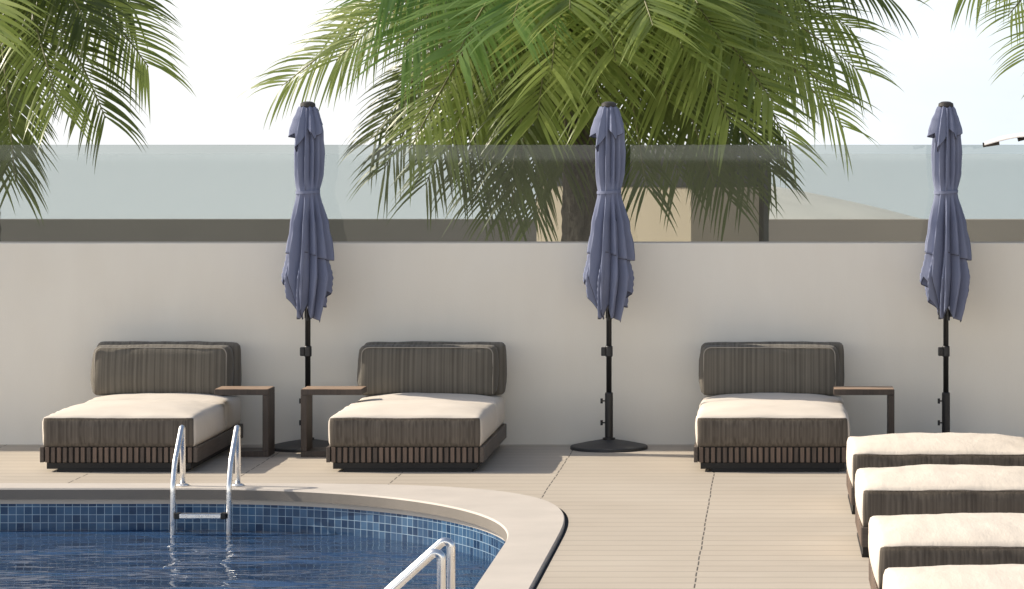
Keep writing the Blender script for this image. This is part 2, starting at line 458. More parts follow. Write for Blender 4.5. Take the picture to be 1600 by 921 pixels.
# low walls far behind, sand bank
bm = bmesh.new(); box(bm, -40, -1.2, 46, 46.3, -.1, 1.06, .01)
tag(from_bm('boundary_wall', bm, M['grey_render']), 'low dark grey wall far behind the glass left of the palm trunk', 'wall')
bm = bmesh.new(); box(bm, -.5, 30, 47, 47.3, -.1, 1.035, .01)
tag(from_bm('boundary_wall', bm, M['taupe_render']), 'low brown taupe wall far behind the glass right of the hut', 'wall')
vs, fs = [], []
NX, NY = 60, 24
for j in range(NY + 1):
    for i in range(NX + 1):
        x = -14 + 28 * i / NX; y = 58 + 22 * j / NY
        hx = max(0, 1 - abs((x + .5) / 6.5) ** 1.7) if x < -.5 else max(0, 1 - ((x + .5) / 6.5) ** 1.25)
        hz = -.1 + 1.5 * hx * math.sin(PI * j / NY) ** .7 + .03 * noise.noise(Vector((x * .6, y * .3, 0)))
        vs.append((x, y, hz if 0 < j < NY else -.1))
for j in range(NY):
    for i in range(NX):
        a = j * (NX + 1) + i; fs.append((a, a + 1, a + NX + 2, a + NX + 1))
tag(from_py('sand_bank', vs, fs, M['sand'], smooth=True), kind='structure')

# ------------------------------------------------------------------ beige hut behind the palm
hut = empty('hut', (-.818, 31, 0), label='small ochre flat roofed hut behind the glass and the central palm', cat='hut', rz=0)
def hut_box(name, x0, x1, y0, y1, z0, z1, mat, bev=.004):
    bm = bmesh.new(); box(bm, x0, x1, y0, y1, z0, z1, bev)
    o = from_bm(name, bm, mat, hut); return o
hut.rotation_euler = (0, 0, R(45))
# local: near corner at origin, left face runs along +Y (to the left and back), right face along +X
hut_box('wall', 0, 1.02, 0, 2.53, -.05, 2.06, M['kiosk_wall'])
hut_box('roof', -.27, 1.09, -.27, 3.15, 2.065, 2.185, M['kiosk_dark'])
hut_box('corner_post', 1.05, 1.13, -.04, .04, -.05, 2.06, M['kiosk_dark'])
hut_box('eave_shade_band', -.012, 1.032, -.012, 2.542, 1.735, 2.058, M['kiosk_dark'])  # dark sheet painted as the roof overhang's shadow, no glazing

# ------------------------------------------------------------------ loungers
def make_lounger(dark, label, group, seed=0, back_dx=0.0, cush_dx=0.0, cream_back=False):
    """foot at local y=0 facing -Y, head at y=1.7, width along x"""
    root = empty('sun_lounger', (0, 0, 0), label=label, cat='sun lounger', group=group)
    W, L = .505, 1.68
    bm = bmesh.new(); box(bm, -W + .10, W - .06, .003, L - .06, 0.0, .0195, .002); box(bm, -W + .03, W - .03, .006, L - .03, .02, .062, .002)
    from_bm('plinth', bm, M['plinth'], root)
    # slatted frame: side rails of dark wood, slats on the visible long/short face
    bm = bmesh.new()
    fr = from_bm('base_frame', (lambda b: (box(b, -W - .014, -W + .012, .0, L, .063, .164, .003), box(b, W - .012, W + .014, .0, L, .063, .164, .003),
                 box(b, -W + .013, W - .013, L - .02, L, .063, .164, .003), box(b, -W + .013, W - .013, .02, L - .021, .07, .155), b)[-1])(bm), M['frame_wood'], root)
    bm = bmesh.new(); box(bm, -W + .014, W - .014, .010, .018, .066, .160)
    from_bm('slat_backing', bm, M['plinth'], root)
    bm = bmesh.new(); n = 25; pitch = (2 * W - .03) / n
    for k in range(n):
        x = -W + .015 + pitch * (k + .5)
        box(bm, x - pitch * .33, x + pitch * .33, -.004, .0095, .063, .163, .002, 1)
    from_bm('slat_panel', bm, M['slat'], root)
    def matf(ax, bx, fx, pos):
        if dark == 'foot' and fx == 1 and not pos: return 1
        if dark == 'side' and fx == 0 and pos: return 1
        return 0
    def matf2(ax, bx, fx, pos):
        return 1 if (dark == 'side' and fx == 0 and pos) else 0
    seam = 1.10
    bm = cushion(-W + .003, W - .003, .0, seam, .166, .362, .022, crown=.052, bulge=.014, wr=.006, seed=seed, matf=matf)
    from_bm('foot_cushion', bm, [M['cream'], M['dark_fabric']], root, True)
    bm = cushion(-W + .003, W - .003, seam + .004, L, .166, .362, .024, crown=.045, bulge=.012, wr=.006, seed=seed + 5, matf=matf2)
    from_bm('head_cushion', bm, [M['cream'], M['dark_fabric']], root, True)
    # piping along the top rim of the dark panel
    vs, fs = [], []
    if dark == 'foot': pts = [(x, -.004 - .010 * (1 - (x / W) ** 2), .352) for x in [(-W + .02) + (2 * W - .04) * i / 24 for i in range(25)]]
    else: pts = [(W + .004 + .010 * (1 - ((y - seam / 2) / (seam / 2)) ** 2), y, .352) for y in [.03 + (seam - .06) * i / 24 for i in range(25)]]
    tube(vs, fs, pts, .0045, 6); from_py('piping', vs, fs, M['dark_fabric'], root, True)
    # backrest: upright panel and a thick cushion leaning on it
    bp = empty('backrest', (0, 0, 0)); bp.parent = root
    bm = cushion(-W + .0 + back_dx, W + back_dx, 1.545, 1.655, .375, .752, .036, crown=.006, bulge=.012, wr=.006, seed=seed + 2, flat_bottom=False)
    from_bm('back_panel', bm, M['back_fabric'], bp, True)
    bm = cushion(-W + .005 + cush_dx, W - .045 + cush_dx, 1.40, 1.555, .385, .735, .036, crown=.008, bulge=.02, wr=.008, seed=seed + 3, flat_bottom=False)
    co = from_bm('back_cushion', bm, M['back_fabric'], bp, True)
    sh = .10
    for v in co.data.vertices: v.co.y += (v.co.z - .4) * sh
    vs, fs = [], []
    yy = 1.405
    rr = rounded([(-W + .02 + cush_dx, yy, .40), (-W + .02 + cush_dx, yy + .03, .725), (W - .06 + cush_dx, yy + .03, .725), (W - .06 + cush_dx, yy, .40)], .06)
    tube(vs, fs, rr, .0045, 6); from_py('seam_piping', vs, fs, M['piping'], co, True)
    for bx in (-.32, .26):
        bm = bmesh.new(); box(bm, bx + back_dx, bx + .06 + back_dx, 1.66, 1.678, .12, .62, .003)
        from_bm('back_bracket', bm, M['plinth'], bp)
    return root
GW = 'daybed loungers along the cream wall'
for (x, lab, sd, b, c) in ((-4.28, 'charcoal and cream lounger farthest left by the wall, behind the pool ladder', 1, .005, -.0),
                           (-2.393, 'charcoal and cream lounger by the wall between the left and central parasols', 2, .01, .0),
                           (.03, 'charcoal and cream lounger by the wall, right of the central parasol, facing straight on', 3, .0, .0)):
    o = make_lounger('foot', lab, GW, sd, b, c); o.location = (x, 19.19, 0)
GR = 'loungers in the row at the right, feet to the pool'
for i, (y, lab) in enumerate(((17.38, 'cream topped lounger at the back of the right-hand row, nearest the wall'),
                              (15.58, 'cream topped lounger second from the wall in the right-hand row'),
                              (13.43, 'cream topped lounger third from the wall in the right-hand row, creased near its middle'),
                              (11.72, 'nearest lounger of the right-hand row, only its cream top showing at the bottom edge'))):
    o = make_lounger('side', lab, GR, 11 + i); o.location = (.485, y, 0); o.rotation_euler = (0, 0, -PI / 2)

# ------------------------------------------------------------------ C-shaped side tables
def make_table(label, x0, x1, leg_right, y0=20.14, y1=20.40, base_in=.12):
    cx = (x0 + x1) / 2
    t = empty('side_table', (cx, (y0 + y1) / 2, 0), label=label, cat='side table', group='C shaped wooden side tables')
    hw, hd, th = (x1 - x0) / 2, (y1 - y0) / 2, .042
    s = 1 if leg_right else -1
    def part(name, xa, xb, z0, z1):
        bm = bmesh.new(); box(bm, min(xa, xb), max(xa, xb), -hd, hd, z0, z1, .003); return from_bm(name, bm, M['table_wood'], t)
    tt = part('tabletop', -s * hw, s * hw, .428, .466)
    bm = bmesh.new(); box(bm, -hw + .004, hw - .004, -hd + .004, hd - .004, .4662, .4700, .001, 1); from_bm('sunlit_top', bm, M['top_wood'], tt)  # thin pale sheet standing in for the sunlit top face
    part('leg', s * (hw - th), s * hw, .0405, .4275)
    part('foot', -s * (hw - base_in), s * hw, 0, .04)
make_table('dark wooden C shaped table overhanging the right edge of the farthest left lounger', -3.83, -3.455, True)
make_table('wooden C shaped table reaching the middle lounger, its leg beside the left parasol', -3.232, -2.81, False, base_in=.15)
make_table('dark wooden C shaped table at the right side of the lounger facing straight on', .455, .875, True, base_in=.13)

# ------------------------------------------------------------------ closed parasols
def lerp_tab(tab, z):
    for (z0, r0), (z1, r1) in zip(tab, tab[1:]):
        if z <= z0 and z >= z1:
            t = (z0 - z) / (z0 - z1); t = t * t * (3 - 2 * t) * .5 + t * .5
            return r0 + (r1 - r0) * t
    return tab[-1][1] if z < tab[-1][0] else tab[0][1]
FOLDS = {}
def fold_wave(th, k, ph):
    """irregular lopsided pleats: long slope falling away, short steep face on the left of each ridge"""
    key = (k, ph)
    if key not in FOLDS:
        rnd = random.Random(int(k * 100 + ph * 1000))
        st = 360.0 / k
        FOLDS[key] = [((i + ph) * st + rnd.uniform(-.26, .26) * st, rnd.uniform(.65, 1.3)) for i in range(k)]
    F = FOLDS[key]; d = math.degrees(th) % 360
    F2 = [(F[-1][0] - 360, F[-1][1])] + F + [(F[0][0] + 360, F[0][1])]
    for (a0, h0), (a1, h1) in zip(F2, F2[1:]):
        if a0 <= d <= a1:
            u = (d - a0) / (a1 - a0)
            if u < .72: return h0 + (-1 - h0) * (u / .72) ** .8
            return -1 + (h1 + 1) * ((u - .72) / .28) ** 1.1
    return 0
def cloth(rtab, ztop, hem, amp, k, ph, seed, nth=240, nz=56, off=0.0, twist=.12, lean=(0, 0)):
    vs, fs = [], []
    for j in range(nz + 1):
        s = j / nz
        for i in range(nth):
            th = 2 * PI * i / nth
            zb = hem(th); z = ztop + (zb - ztop) * s
            r = lerp_tab(rtab, z) + off
            a = amp(z)
            wv = fold_wave(th + twist * (ztop - z), k, ph) * .85 + .18 * math.sin(3 * th + seed + 1.5 * (ztop - z)) 
            wv += .22 * noise.noise(Vector((math.cos(th) * 2.2 + seed, math.sin(th) * 2.2, z * 2.0)))
            r *= 1 + a * wv
            vs.append(Vector((r * math.cos(th) + lean[0] * s, r * math.sin(th) * .92 + lean[1] * s, z)))
    for j in range(nz):
        for i in range(nth):
            a, b = j * nth + i, j * nth + (i + 1) % nth
            fs.append((a, a + nth, b + nth, b))
    return vs, fs
def hem_tab(pts):
    """hem height by angle in degrees (camera side is 270)"""
    pts = sorted(pts)
    ext = [(pts[-1][0] - 360, pts[-1][1])] + pts + [(pts[0][0] + 360, pts[0][1])]
    def f(th):
        d = math.degrees(th) % 360
        for (a0, z0), (a1, z1) in zip(ext, ext[1:]):
            if a0 <= d <= a1:
                t = (d - a0) / (a1 - a0); return z0 + (z1 - z0) * t
        return pts[0][1]
    return f
def binding(vs, nth, nz, r=.004):
    v2, f2 = [], []
    pts = [vs[nz * nth + i % nth] for i in range(0, nth + 1)]
    tube(v2, f2, pts, r, 5, cap=False); return v2, f2
def make_parasol():
    root = empty('closed_parasol', (0, 0, 0))
    vs, fs = lathe([(.275, 0), (.275, .018), (.268, .024), (.16, .047), (.075, .062), (.05, .066)], 48)
    from_py('base_plate', vs, fs, M['base_metal'], root)
    vs, fs = lathe([(.045, .064), (.045, .078), (.029, .082), (.029, .392), (.026, .40)], 24)
    sl = from_py('sleeve', vs, fs, M['black_metal'], root)
    for p in sl.data.polygons: p.use_smooth = False
    for z in (.185, .34):
        vs, fs = [], []
        tube(vs, fs, [(-.028, -.004, z), (-.055, -.004, z)], .005, 8); tube(vs, fs, [(-.052, -.004, z - .018), (-.052, -.004, z + .018)], [.009, .009], 8)
        from_py('knob', vs, fs, M['black_metal'], sl)
    vs, fs = [], []
    tube(vs, fs, [(0, 0, .395), (0, 0, 2.43)], .0195, 16); from_py('pole', vs, fs, M['black_metal'], root, True)
    vs, fs = lathe([(.024, .655), (.027, .66), (.027, .725), (.024, .73)], 20)
    cl = from_py('crank_housing', vs, fs, M['black_metal'], root)
    bm = bmesh.new(); box(bm, -.055, -.022, -.02, .02, .66, .722, .006)
    from_bm('crank_knob', bm, M['black_metal'], cl)
    # canopy: outer skirt, inner skirt, vent flap
    tab_u = [(2.44, .045), (2.36, .058), (2.25, .074), (2.10, .080), (1.90, .078), (1.835, .076), (1.80, .076), (1.70, .088), (1.58, .100), (1.46, .113), (1.36, .121), (1.20, .132), (.9, .12)]
    def amp_u(z):
        if z > 1.835: return .05 + .32 * min(1, (z - 1.835) / .12)
        return .05 + .40 * min(1, (1.835 - z) / .22)
    hem_o = hem_tab([(0, 1.34), (40, 1.45), (90, 1.25), (140, 1.40), (178, 1.40), (205, 1.385), (225, 1.30), (237, .99), (249, .925), (258, 1.0), (264, 1.405), (300, 1.375), (330, 1.345)])
    cv, cf = cloth(tab_u, 2.42, hem_o, amp_u, 11, .13, 1.0, nz=70)
    can = from_py('canopy', cv, cf, M['blue'], root, True)
    tab_l = [(1.62, .08), (1.46, .105), (1.36, .122), (1.22, .146), (1.12, .140), (1.02, .124), (.9, .104)]
    hem_i = hem_tab([(0, 1.12), (35, 1.0), (80, 1.05), (120, .95), (160, 1.08), (183, 1.225), (205, 1.13), (232, .945), (246, .93), (262, 1.0), (272, 1.03), (284, .93), (300, .945), (318, .905), (338, .96)])
    iv, if_ = cloth(tab_l, 1.62, hem_i, lambda z: .40, 10, .42, 2.3, nz=44, off=-.008, twist=.6)
    inn = from_py('inner_skirt', iv, if_, M['blue'], can, True)
    tab_v = [(2.44, .046), (2.40, .060), (2.34, .080), (2.26, .100), (2.1, .124)]
    hem_v = hem_tab([(0, 2.25), (25, 2.31), (80, 2.17), (130, 2.30), (175, 2.21), (205, 2.245), (222, 2.11), (250, 2.19), (276, 2.275), (300, 2.20), (322, 2.235), (345, 2.29)])
    vv, vf = cloth(tab_v, 2.432, hem_v, lambda z: .30, 8, .3, 4.0, nz=30, nth=160, twist=.3)
    ven = from_py('vent_flap', vv, vf, M['blue'], can, True)
    for o, (a, nth, nz) in ((can, (cv, 240, 70)), (inn, (iv, 240, 44)), (ven, (vv, 160, 30))):
        bv, bf = binding(a, nth, nz, .0032)
        from_py('hem_binding', bv, bf, M['blue_trim'], can if o is can else o if o is can else can, True)
        md = o.modifiers.new('thickness', 'SOLIDIFY'); md.thickness = .003; md.offset = 1
    # tie strap
    sv, sf = [], []
    for zz in (1.812, 1.838):
        pass
    pts = []
    for i in range(61):
        th = 2 * PI * i / 60
        pts.append((.083 * math.cos(th), .077 * math.sin(th), 1.827 + .006 * math.sin(th + 1)))
    bm = bmesh.new(); ringv = []
    for (x, y, z) in pts[:-1]:
        n_ = Vector((x, y, 0)).normalized()
        a = Vector((x, y, z)); ringv.append([bm.verts.new(a + n_ * .004 + Vector((0, 0, .010))), bm.verts.new(a + n_ * .004 - Vector((0, 0, .010))), bm.verts.new(a - n_ * .006 - Vector((0, 0, .010))), bm.verts.new(a - n_ * .006 + Vector((0, 0, .010)))])
    for i in range(60):
        A, B = ringv[i], ringv[(i + 1) % 60]
        for c in range(4): bm.faces.new((A[c], A[(c + 1) % 4], B[(c + 1) % 4], B[c]))
    bmesh.ops.recalc_face_normals(bm, faces=bm.faces)
    from_bm('tie_strap', bm, M['blue'], can)
    # rib tips peeping out below the cloth
    for (a, r, z0, z1) in ((232, .10, .925, 1.1), (275, .06, .915, 1.1), (300, .055, .94, 1.1), (250, .03, .93, 1.1)):
        v2, f2 = [], []
        c_, s_ = math.cos(R(a)), math.sin(R(a))
        tube(v2, f2, [(r * c_, r * s_, z0), (r * c_ * .9, r * s_ * .9, z1)], .011, 8); from_py('rib_tip', v2, f2, M['black_metal'], root)
    vs, fs = lathe([(.05, 2.428), (.055, 2.436), (.052, 2.456), (.03, 2.468), (.012, 2.47)], 28)
    from_py('finial_cap', vs, fs, M['cap'], root)
    return root
def copy_tree(o, parent=None):
    c = o.copy(); COL.objects.link(c)
    if parent is not None: c.parent = parent; c.matrix_parent_inverse = o.matrix_parent_inverse.copy()
    for ch in [x for x in o.children]: copy_tree(ch, c)
    return c
par = make_parasol()
PS = ((481, 'closed blue parasol between the two wooden tables, left of the middle lounger', 4), (951.5, 'closed blue parasol on a full round black base in front of the palm', -3), (1478, 'closed blue parasol at the right, standing behind the row of cream loungers', 9))
trees = [par, copy_tree(par), copy_tree(par)]
for o, (px, lab, rz) in zip(trees, PS):
    o.location = ((px - VX) / FPX * 20.71, 20.71, 0); o.rotation_euler = (0, 0, R(rz))
    tag(o, lab, 'parasol', 'closed blue parasols along the wall')

# ------------------------------------------------------------------ open white parasol whose edge reaches in at the right
op = empty('open_parasol', (2.78, 17.0, 0), label='open white parasol with black corner tips reaching in at the right edge', cat='parasol')
vs, fs = lathe([(.30, 0), (.30, .03), (.05, .07), (.03, .075)], 32); from_py('base_plate', vs, fs, M['base_metal'], op)
vs, fs = [], []; tube(vs, fs, [(0, 0, .07), (0, 0, 2.55)], .021, 14); from_py('pole', vs, fs, M['black_metal'], op, True)
vs, fs = [], []
ap, R8, ze = 2.56, 1.52, 2.165
nr, ns = 10, 8 * 8
for j in range(nr + 1):
    for i in range(ns):
        a = 2 * PI * (i / ns); sec = (a / (PI / 4)) % 1.0
        rr = R8 * (math.cos(PI / 8) / math.cos((sec - .5) * PI / 4)) * (j / nr if j else .001)
        z = ap - (ap - ze) * (j / nr) ** .92 + .05 * (j / nr) ** 2 * math.sin(sec * PI) - .02 * math.sin(sec * PI) * math.sin(j / nr * PI)
        vs.append((rr * math.cos(a), rr * math.sin(a), z))
base = len(vs)
for i in range(ns):
    x, y, z = vs[nr * ns + i]; vs.append((x * 1.003, y * 1.003, z - .02))
for j in range(nr + 1):
    for i in range(ns):
        a, b = j * ns + i, j * ns + (i + 1) % ns
        fs.append((a, a + ns, b + ns, b))
oc = from_py('canopy', vs, fs, M['white_canvas'], op, True)
md = oc.modifiers.new('thickness', 'SOLIDIFY'); md.thickness = .004
for k in range(8):
    a = PI / 4 * k; c_, s_ = math.cos(a), math.sin(a)
    v2, f2 = [], []
    tube(v2, f2, [(.04 * c_, .04 * s_, ap - .05), (R8 * .6 * c_, R8 * .6 * s_, ap - (ap - ze) * .62 - .03), (R8 * .87 * c_, R8 * .87 * s_, ze + (ap - ze) * .12 - .03)], .016, 6)
    from_py('rib', v2, f2, M['black_metal'], op)
    v2, f2 = [], []
    tube(v2, f2, [((R8 - .09) * c_, (R8 - .09) * s_, ze - .004), ((R8 + .006) * c_, (R8 + .006) * s_, ze - .016)], [.012, .014], 8)
    from_py('corner_tip', v2, f2, M['cap'], op)

# ------------------------------------------------------------------ pool ladders
def make_ladder(loc, rz, label, gap, h, ys, zs):
    """local: deck foot at origin, water towards -Y"""
    t = empty('pool_ladder', loc, rz, label=label, cat='pool ladder', group='stainless steel pool ladders')
    for s in (0, 1):
        x = s * gap
        pts = rounded([(x, 0, .0205), (x, 0, h - .01), (x, -.03, h), (x, ys, zs), (x, -.30, .05), (x, -.30, -1.2)], .036, 6)
        vs, fs = [], []; tube(vs, fs, pts, .0175, 14)
        rl = from_py('rail', vs, fs, M['steel'], t, True)
        vs, fs = lathe([(.042, .0205), (.042, .027), (.026, .034), (.02, .036)], 20)
        fl_ = from_py('flange', vs, fs, M['steel'], rl, True); fl_.location = (x, 0, 0)
    for z in (-.13, -.40, -.67, -.94):
        bm = bmesh.new(); box(bm, .018, gap - .018, -.335, -.265, z - .014, z + .014, .004)
        st = from_bm('tread', bm, M['steel'], t)
        for xx in (.016, gap - .046):
            bm = bmesh.new(); box(bm, xx, xx + .03, -.338, -.262, z - .018, z + .018, .003)
            from_bm('tread_clip', bm, M['rubber'], st)
    return t
make_ladder((-3.662, 18.22, 0), 0, 'stainless steel pool ladder in front of the farthest left lounger', .345, .39, -.235, .195)
# the near one stands on the right-hand coping, facing the water on its left
make_ladder((-1.285, 11.80, 0), -PI / 2, 'stainless steel pool ladder close up at the bottom edge, on the curved coping', .345, .53, -.275, .31)

# ------------------------------------------------------------------ palms
UP = Vector((0, 0, 1))
def bez(p0, p1, p2, t): return p0 * (1 - t) ** 2 + p1 * 2 * t * (1 - t) + p2 * t * t
def frond(parent, O, tip, arch, Lm, mat, npairs=70, droop=.30, seed=0, wid=.028, side_bias=0, face=None):
    if face is None:
        hd = Vector((tip.x - O.x, tip.y - O.y, 0)); face = (Vector((0, -.9, .5)) + hd.normalized() * .25).normalized() if hd.y < 1.3 else Vector((0, -.35, 1)).normalized()
    rnd = random.Random(seed)
    p1 = O + (tip - O) * .42 + UP * arch
    vs, fs, mi = [], [], []
    # stalk
    pts = [bez(O, p1, tip, i / 22) for i in range(23)]
    tube(vs, fs, pts, [.022 * (1 - i / 22) ** .8 + .004 for i in range(23)], 6)
    mi += [1] * len(fs)
    SEG = 6
    for i in range(npairs):
        t = .14 + .86 * (i + .5) / npairs
        P = bez(O, p1, tip, t)
        T = (bez(O, p1, tip, min(1, t + .01)) - bez(O, p1, tip, t - .01)).normalized()
        S = T.cross(face)
        S.normalize(); Nn = S.cross(T).normalized()
        prof = (.45 + .55 * min(1, (t - .1) / .3)) * (1 - .28 * max(0, (t - .6) / .4) ** 1.5)
        for sd in (-1, 1):
            if rnd.random() < .04: continue
            L = Lm * prof * rnd.uniform(.86, 1.08)
            ang = R(66 - 34 * max(0, (t - .45) / .55) ** 1.3 + rnd.uniform(-4, 4))      # from the stalk's line
            ang = max(R(10), ang)
            # d: towards the tip by cos, sideways by sin, raised in a shallow V
            d = (T * math.cos(ang) + S * sd * math.sin(ang) + Nn * rnd.uniform(.0, .25)).normalized()
            dr = droop * rnd.uniform(.75, 1.35) * (1.15 if sd * side_bias > 0 else 1)
            wdir = d.cross(Nn).normalized()
            roll = rnd.uniform(-.3, .3)
            base = len(vs); w0 = wid * rnd.uniform(.8, 1.15)
            cur = P.copy(); dirv = d.copy()
            for k in range(SEG + 1):
                s = k / SEG
                wv = w0 * (.35 + .65 * min(1, s / .22)) * (1 - max(0, (s - .3) / .7) ** 1.35)
                wd = (wdir - dirv * wdir.dot(dirv)).normalized()
                wd = Matrix.Rotation(roll + s * .35 * sd, 3, dirv) @ wd
                fold = dirv.cross(wd)
                vs.append(cur + wd * wv * .5); vs.append(cur - wd * wv * .5)
                dirv = (dirv + Vector((rnd.uniform(-.03, .03), rnd.uniform(-.03, .03), -dr * (.35 + 1.1 * s) / SEG * 2.0))).normalized()
                cur = cur + dirv * (L / SEG)
            for k in range(SEG):
                a = base + 2 * k
                fs.append((a, a + 1, a + 3, a + 2)); mi.append(0)
    o = from_py('frond', [v - parent.location for v in vs], fs, [mat, M['rachis']], parent, False)
    o.data.polygons.foreach_set('material_index', mi)
    o.data.update()
    return o
def trunk(parent, top, r0, r1, z0=-.03):
    vs, fs = [], []
    n, m_ = 28, 60
    H = top - z0
    for j in range(m_ + 1):
        s = j / m_; z = z0 + H * s
        for k in range(n):
            a = 2 * PI * k / n
            r = r0 + (r1 - r0) * min(1, s * 1.6) 
            ringp = (z * 7 + k * 2 / n * 1.0) % 1
            r *= 1 + .10 * (1 - ringp) + .06 * noise.noise(Vector((math.cos(a) * 2, math.sin(a) * 2, z * 6)))
            vs.append((r * math.cos(a) + .04 * math.sin(z * 1.3), r * math.sin(a), z))
    for j in range(m_):
        for k in range(n):
            a, b = j * n + k, j * n + (k + 1) % n
            fs.append((a, b, b + n, a + n))
    fs.append(tuple(m_ * n + k for k in range(n)))
    from_py('trunk', vs, fs, M['bark'], parent)
    # stubs of old leaf bases just below the crown
    vs, fs = [], []
    rnd = random.Random(3)
    for k in range(34):
        a = k * 2.4; z = top - .95 + .028 * k
        c_, s_ = math.cos(a), math.sin(a)
        tube(vs, fs, [(r1 * .8 * c_, r1 * .8 * s_, z), ((r1 + .07) * c_, (r1 + .07) * s_, z + .10), ((r1 + .11) * c_, (r1 + .11) * s_, z + .2)], [.05, .035, .02], 6)
    from_py('leaf_base', vs, fs, M['bark'], parent)
def palm(label, opx, opy, Y, fr, r0=.2, r1=.15, seed=1):
    O = at(opx, opy, Y)
    root = empty('palm_tree', (O.x, O.y, 0), label=label, cat='palm tree')
    trunk(root, O.z - .02, r0, r1)
    for i, f in enumerate(fr):
        px, py, dy, arch, Lm, mt = f[:6]
        kw = f[6] if len(f) > 6 else {}
        tip = at(px, py, Y + dy)
        jit = Vector((random.uniform(-.05, .05), random.uniform(-.05, .05), random.uniform(-.08, .08)))
        frond(root, O + jit, tip, arch, Lm, M[mt], seed=seed * 100 + i, **kw)
W = dict(wid=.041, droop=.20, npairs=62)
H = dict(wid=.027, droop=.40)
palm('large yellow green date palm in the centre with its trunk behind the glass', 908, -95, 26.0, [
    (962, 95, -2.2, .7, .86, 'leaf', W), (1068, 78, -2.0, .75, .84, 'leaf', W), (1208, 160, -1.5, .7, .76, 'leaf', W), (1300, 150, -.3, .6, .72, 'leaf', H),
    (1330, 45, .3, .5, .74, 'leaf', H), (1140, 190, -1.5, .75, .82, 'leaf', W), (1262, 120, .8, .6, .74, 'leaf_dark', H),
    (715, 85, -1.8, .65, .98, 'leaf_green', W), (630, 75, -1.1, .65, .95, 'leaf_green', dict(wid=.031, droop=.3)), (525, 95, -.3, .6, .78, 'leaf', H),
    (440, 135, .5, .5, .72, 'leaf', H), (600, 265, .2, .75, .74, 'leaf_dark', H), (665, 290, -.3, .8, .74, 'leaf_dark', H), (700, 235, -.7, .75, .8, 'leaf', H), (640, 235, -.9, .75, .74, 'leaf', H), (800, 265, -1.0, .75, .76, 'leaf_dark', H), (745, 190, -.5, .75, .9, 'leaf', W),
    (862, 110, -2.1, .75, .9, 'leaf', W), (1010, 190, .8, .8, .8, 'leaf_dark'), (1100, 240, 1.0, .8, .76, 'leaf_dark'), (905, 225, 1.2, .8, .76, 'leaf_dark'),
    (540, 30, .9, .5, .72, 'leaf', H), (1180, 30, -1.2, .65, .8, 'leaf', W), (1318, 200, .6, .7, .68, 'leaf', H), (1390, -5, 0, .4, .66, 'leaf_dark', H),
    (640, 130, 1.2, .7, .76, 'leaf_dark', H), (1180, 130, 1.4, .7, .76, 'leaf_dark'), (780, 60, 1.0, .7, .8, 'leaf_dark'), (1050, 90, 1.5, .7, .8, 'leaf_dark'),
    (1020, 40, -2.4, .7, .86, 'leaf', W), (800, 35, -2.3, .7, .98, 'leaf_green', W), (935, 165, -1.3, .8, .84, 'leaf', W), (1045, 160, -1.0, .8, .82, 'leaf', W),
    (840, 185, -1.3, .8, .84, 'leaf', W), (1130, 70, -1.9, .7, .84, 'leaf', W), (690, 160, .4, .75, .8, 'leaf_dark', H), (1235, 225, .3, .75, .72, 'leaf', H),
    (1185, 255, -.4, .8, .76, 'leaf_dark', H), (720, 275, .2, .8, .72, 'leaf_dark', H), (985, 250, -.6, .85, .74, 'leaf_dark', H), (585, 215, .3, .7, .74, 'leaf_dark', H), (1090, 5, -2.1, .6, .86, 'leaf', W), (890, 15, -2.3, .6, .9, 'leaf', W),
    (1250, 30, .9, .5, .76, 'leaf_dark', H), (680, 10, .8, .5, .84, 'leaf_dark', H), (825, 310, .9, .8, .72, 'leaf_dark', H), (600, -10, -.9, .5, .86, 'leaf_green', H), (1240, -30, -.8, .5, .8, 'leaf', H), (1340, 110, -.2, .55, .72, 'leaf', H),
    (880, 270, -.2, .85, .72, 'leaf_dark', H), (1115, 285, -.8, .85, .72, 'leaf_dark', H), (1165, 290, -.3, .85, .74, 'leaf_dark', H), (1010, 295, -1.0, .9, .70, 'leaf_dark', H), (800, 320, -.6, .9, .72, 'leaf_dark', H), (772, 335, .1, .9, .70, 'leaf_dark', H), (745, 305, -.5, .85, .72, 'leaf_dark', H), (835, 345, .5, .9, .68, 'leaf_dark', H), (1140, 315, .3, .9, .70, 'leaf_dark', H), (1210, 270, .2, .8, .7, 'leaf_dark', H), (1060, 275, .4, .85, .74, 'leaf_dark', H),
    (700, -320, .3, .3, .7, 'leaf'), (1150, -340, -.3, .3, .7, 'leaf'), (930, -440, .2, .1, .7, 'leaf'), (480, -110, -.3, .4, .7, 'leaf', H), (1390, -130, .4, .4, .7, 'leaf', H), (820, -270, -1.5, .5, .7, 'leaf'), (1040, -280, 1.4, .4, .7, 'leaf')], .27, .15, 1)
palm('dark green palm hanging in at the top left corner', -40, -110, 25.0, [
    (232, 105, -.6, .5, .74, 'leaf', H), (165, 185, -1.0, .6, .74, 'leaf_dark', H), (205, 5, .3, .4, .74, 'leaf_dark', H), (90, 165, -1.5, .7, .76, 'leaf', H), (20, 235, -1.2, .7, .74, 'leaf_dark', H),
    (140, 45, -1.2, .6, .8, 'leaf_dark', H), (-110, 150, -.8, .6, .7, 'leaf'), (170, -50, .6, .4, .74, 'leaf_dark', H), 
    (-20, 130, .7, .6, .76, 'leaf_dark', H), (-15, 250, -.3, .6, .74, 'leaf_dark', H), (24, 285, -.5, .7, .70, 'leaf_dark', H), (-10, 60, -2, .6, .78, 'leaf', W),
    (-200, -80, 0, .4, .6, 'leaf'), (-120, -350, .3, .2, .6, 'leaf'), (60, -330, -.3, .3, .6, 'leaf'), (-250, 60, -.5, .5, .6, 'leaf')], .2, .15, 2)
T_ = dict(wid=.024, npairs=40, droop=.35)
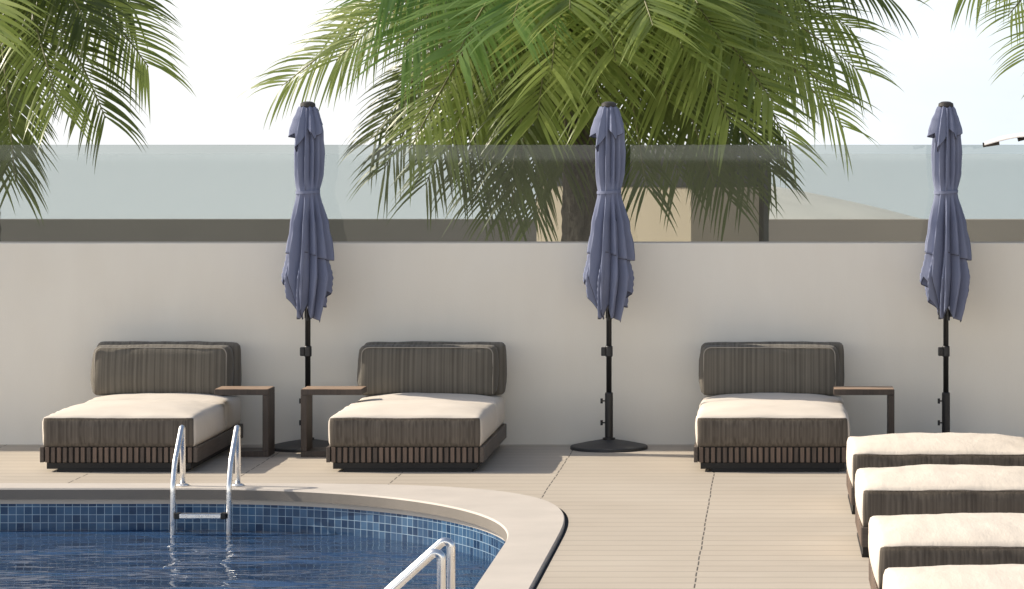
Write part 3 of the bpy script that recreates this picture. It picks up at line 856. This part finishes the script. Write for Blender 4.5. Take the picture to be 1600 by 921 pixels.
palm('thin pale palm at the top right corner, only leaf tips in view', 1755, -75, 28.0, [
    (1500, -8, -.5, .35, .66, 'leaf', T_), (1600, 95, -1.0, .4, .66, 'leaf', T_), (1575, 25, -.8, .4, .62, 'leaf', T_), (1650, 110, -1, .5, .66, 'leaf', T_), (1560, -80, .2, .3, .62, 'leaf', T_),
    (1880, 60, .2, .5, .6, 'leaf'), (1930, -80, 0, .4, .6, 'leaf'), (1740, -320, .2, .2, .6, 'leaf'), (1640, -240, -.3, .3, .6, 'leaf'), (1800, 110, .8, .5, .6, 'leaf_dark')], .2, .15, 3)

# ------------------------------------------------------------------ light, sky, camera
TO = Vector((-1.35, .25, 1.0)).normalized()
elev = math.asin(TO.z); azim = math.atan2(TO.x, TO.y)
ld = bpy.data.lights.new('sun', 'SUN'); ld.energy = 4.2; ld.angle = R(.55); ld.color = (1, .90, .76)
sun = bpy.data.objects.new('sun', ld); COL.objects.link(sun)
sun.rotation_euler = (-TO).to_track_quat('-Z', 'Y').to_euler(); sun.location = TO * 60
wd = bpy.data.worlds.new('World'); SC.world = wd; wd.use_nodes = True
nt = wd.node_tree; bg = nt.nodes['Background']
sky = N(nt, 'ShaderNodeTexSky', sky_type='NISHITA'); sky.sun_disc = False
sky.sun_elevation = elev; sky.sun_rotation = azim; sky.air_density = 1.0; sky.dust_density = 2.5; sky.ozone_density = 1.0
# thin bright cloud over most of the sky
tc = N(nt, 'ShaderNodeTexCoord'); mp = N(nt, 'ShaderNodeMapping'); mp.inputs['Scale'].default_value = (1.0, 1.0, 2.4)
nt.links.new(tc.outputs['Generated'], mp.inputs['Vector'])
cl = noise_tex(nt, mp.outputs['Vector'], 2.2, 7, .55)
sx = N(nt, 'ShaderNodeSeparateXYZ'); nt.links.new(tc.outputs['Generated'], sx.inputs[0])
low = N(nt, 'ShaderNodeMapRange', interpolation_type='SMOOTHSTEP'); low.inputs['From Min'].default_value = .03; low.inputs['From Max'].default_value = .32
low.inputs['To Min'].default_value = 1.0; low.inputs['To Max'].default_value = .04
nt.links.new(sx.outputs['Z'], low.inputs['Value'])
cf = N(nt, 'ShaderNodeMapRange'); cf.inputs['From Min'].default_value = .36; cf.inputs['From Max'].default_value = .60
cf.inputs['To Min'].default_value = .70; cf.inputs['To Max'].default_value = 1.0
nt.links.new(cl, cf.inputs['Value'])
back = N(nt, 'ShaderNodeMapRange'); back.inputs['From Min'].default_value = -.7; back.inputs['From Max'].default_value = .7; nt.links.new(sx.outputs['Y'], back.inputs['Value'])
sidef = N(nt, 'ShaderNodeMapRange'); sidef.inputs['From Min'].default_value = -.02; sidef.inputs['From Max'].default_value = .12; nt.links.new(sx.outputs['X'], sidef.inputs['Value'])
frontc = mixc(nt, sidef.outputs['Result'], (9.3, 9.5, 9.7), (7.9, 8.9, 9.9))
cloudc = mixc(nt, back.outputs['Result'], (18.0, 17.3, 16.2), frontc)  # unseen cloud behind the camera made brighter, added to fill the shaded wall
dim = N(nt, 'ShaderNodeMapRange', interpolation_type='SMOOTHSTEP'); dim.inputs['From Min'].default_value = .1; dim.inputs['From Max'].default_value = .75; dim.inputs['To Min'].default_value = 1.0; dim.inputs['To Max'].default_value = .42; nt.links.new(sx.outputs['X'], dim.inputs['Value'])
cloudc = mixc(nt, 1.0, cloudc, dim.outputs['Result'], 'MULTIPLY')
mixn = mixc(nt, math_n(nt, 'MULTIPLY', cf.outputs['Result'], low.outputs['Result']), sky.outputs['Color'], cloudc)
nt.links.new(mixn, bg.inputs['Color']); bg.inputs['Strength'].default_value = .1

cd = bpy.data.cameras.new('camera'); cam = bpy.data.objects.new('camera', cd); COL.objects.link(cam)
cam.location = (0, 0, EYE); cam.rotation_euler = (R(90), 0, 0)
cd.sensor_width = 36; cd.sensor_fit = 'HORIZONTAL'; cd.lens = FPX / 1600 * 36
cd.shift_x = (800 - VX) / 1600; cd.shift_y = -(460.5 - VY) / 1600
cd.clip_start = .1; cd.clip_end = 30000
SC.camera = cam
SC.view_settings.view_transform = 'Standard'; SC.view_settings.look = 'None'; SC.view_settings.gamma = 1
SC.view_settings.exposure = 0.50; SC.view_settings.use_curve_mapping = False
SC.render.engine = 'CYCLES'
SC.cycles.use_denoising = True
SC.cycles.max_bounces = 10; SC.cycles.transparent_max_bounces = 24
SC.cycles.sample_clamp_indirect = 6
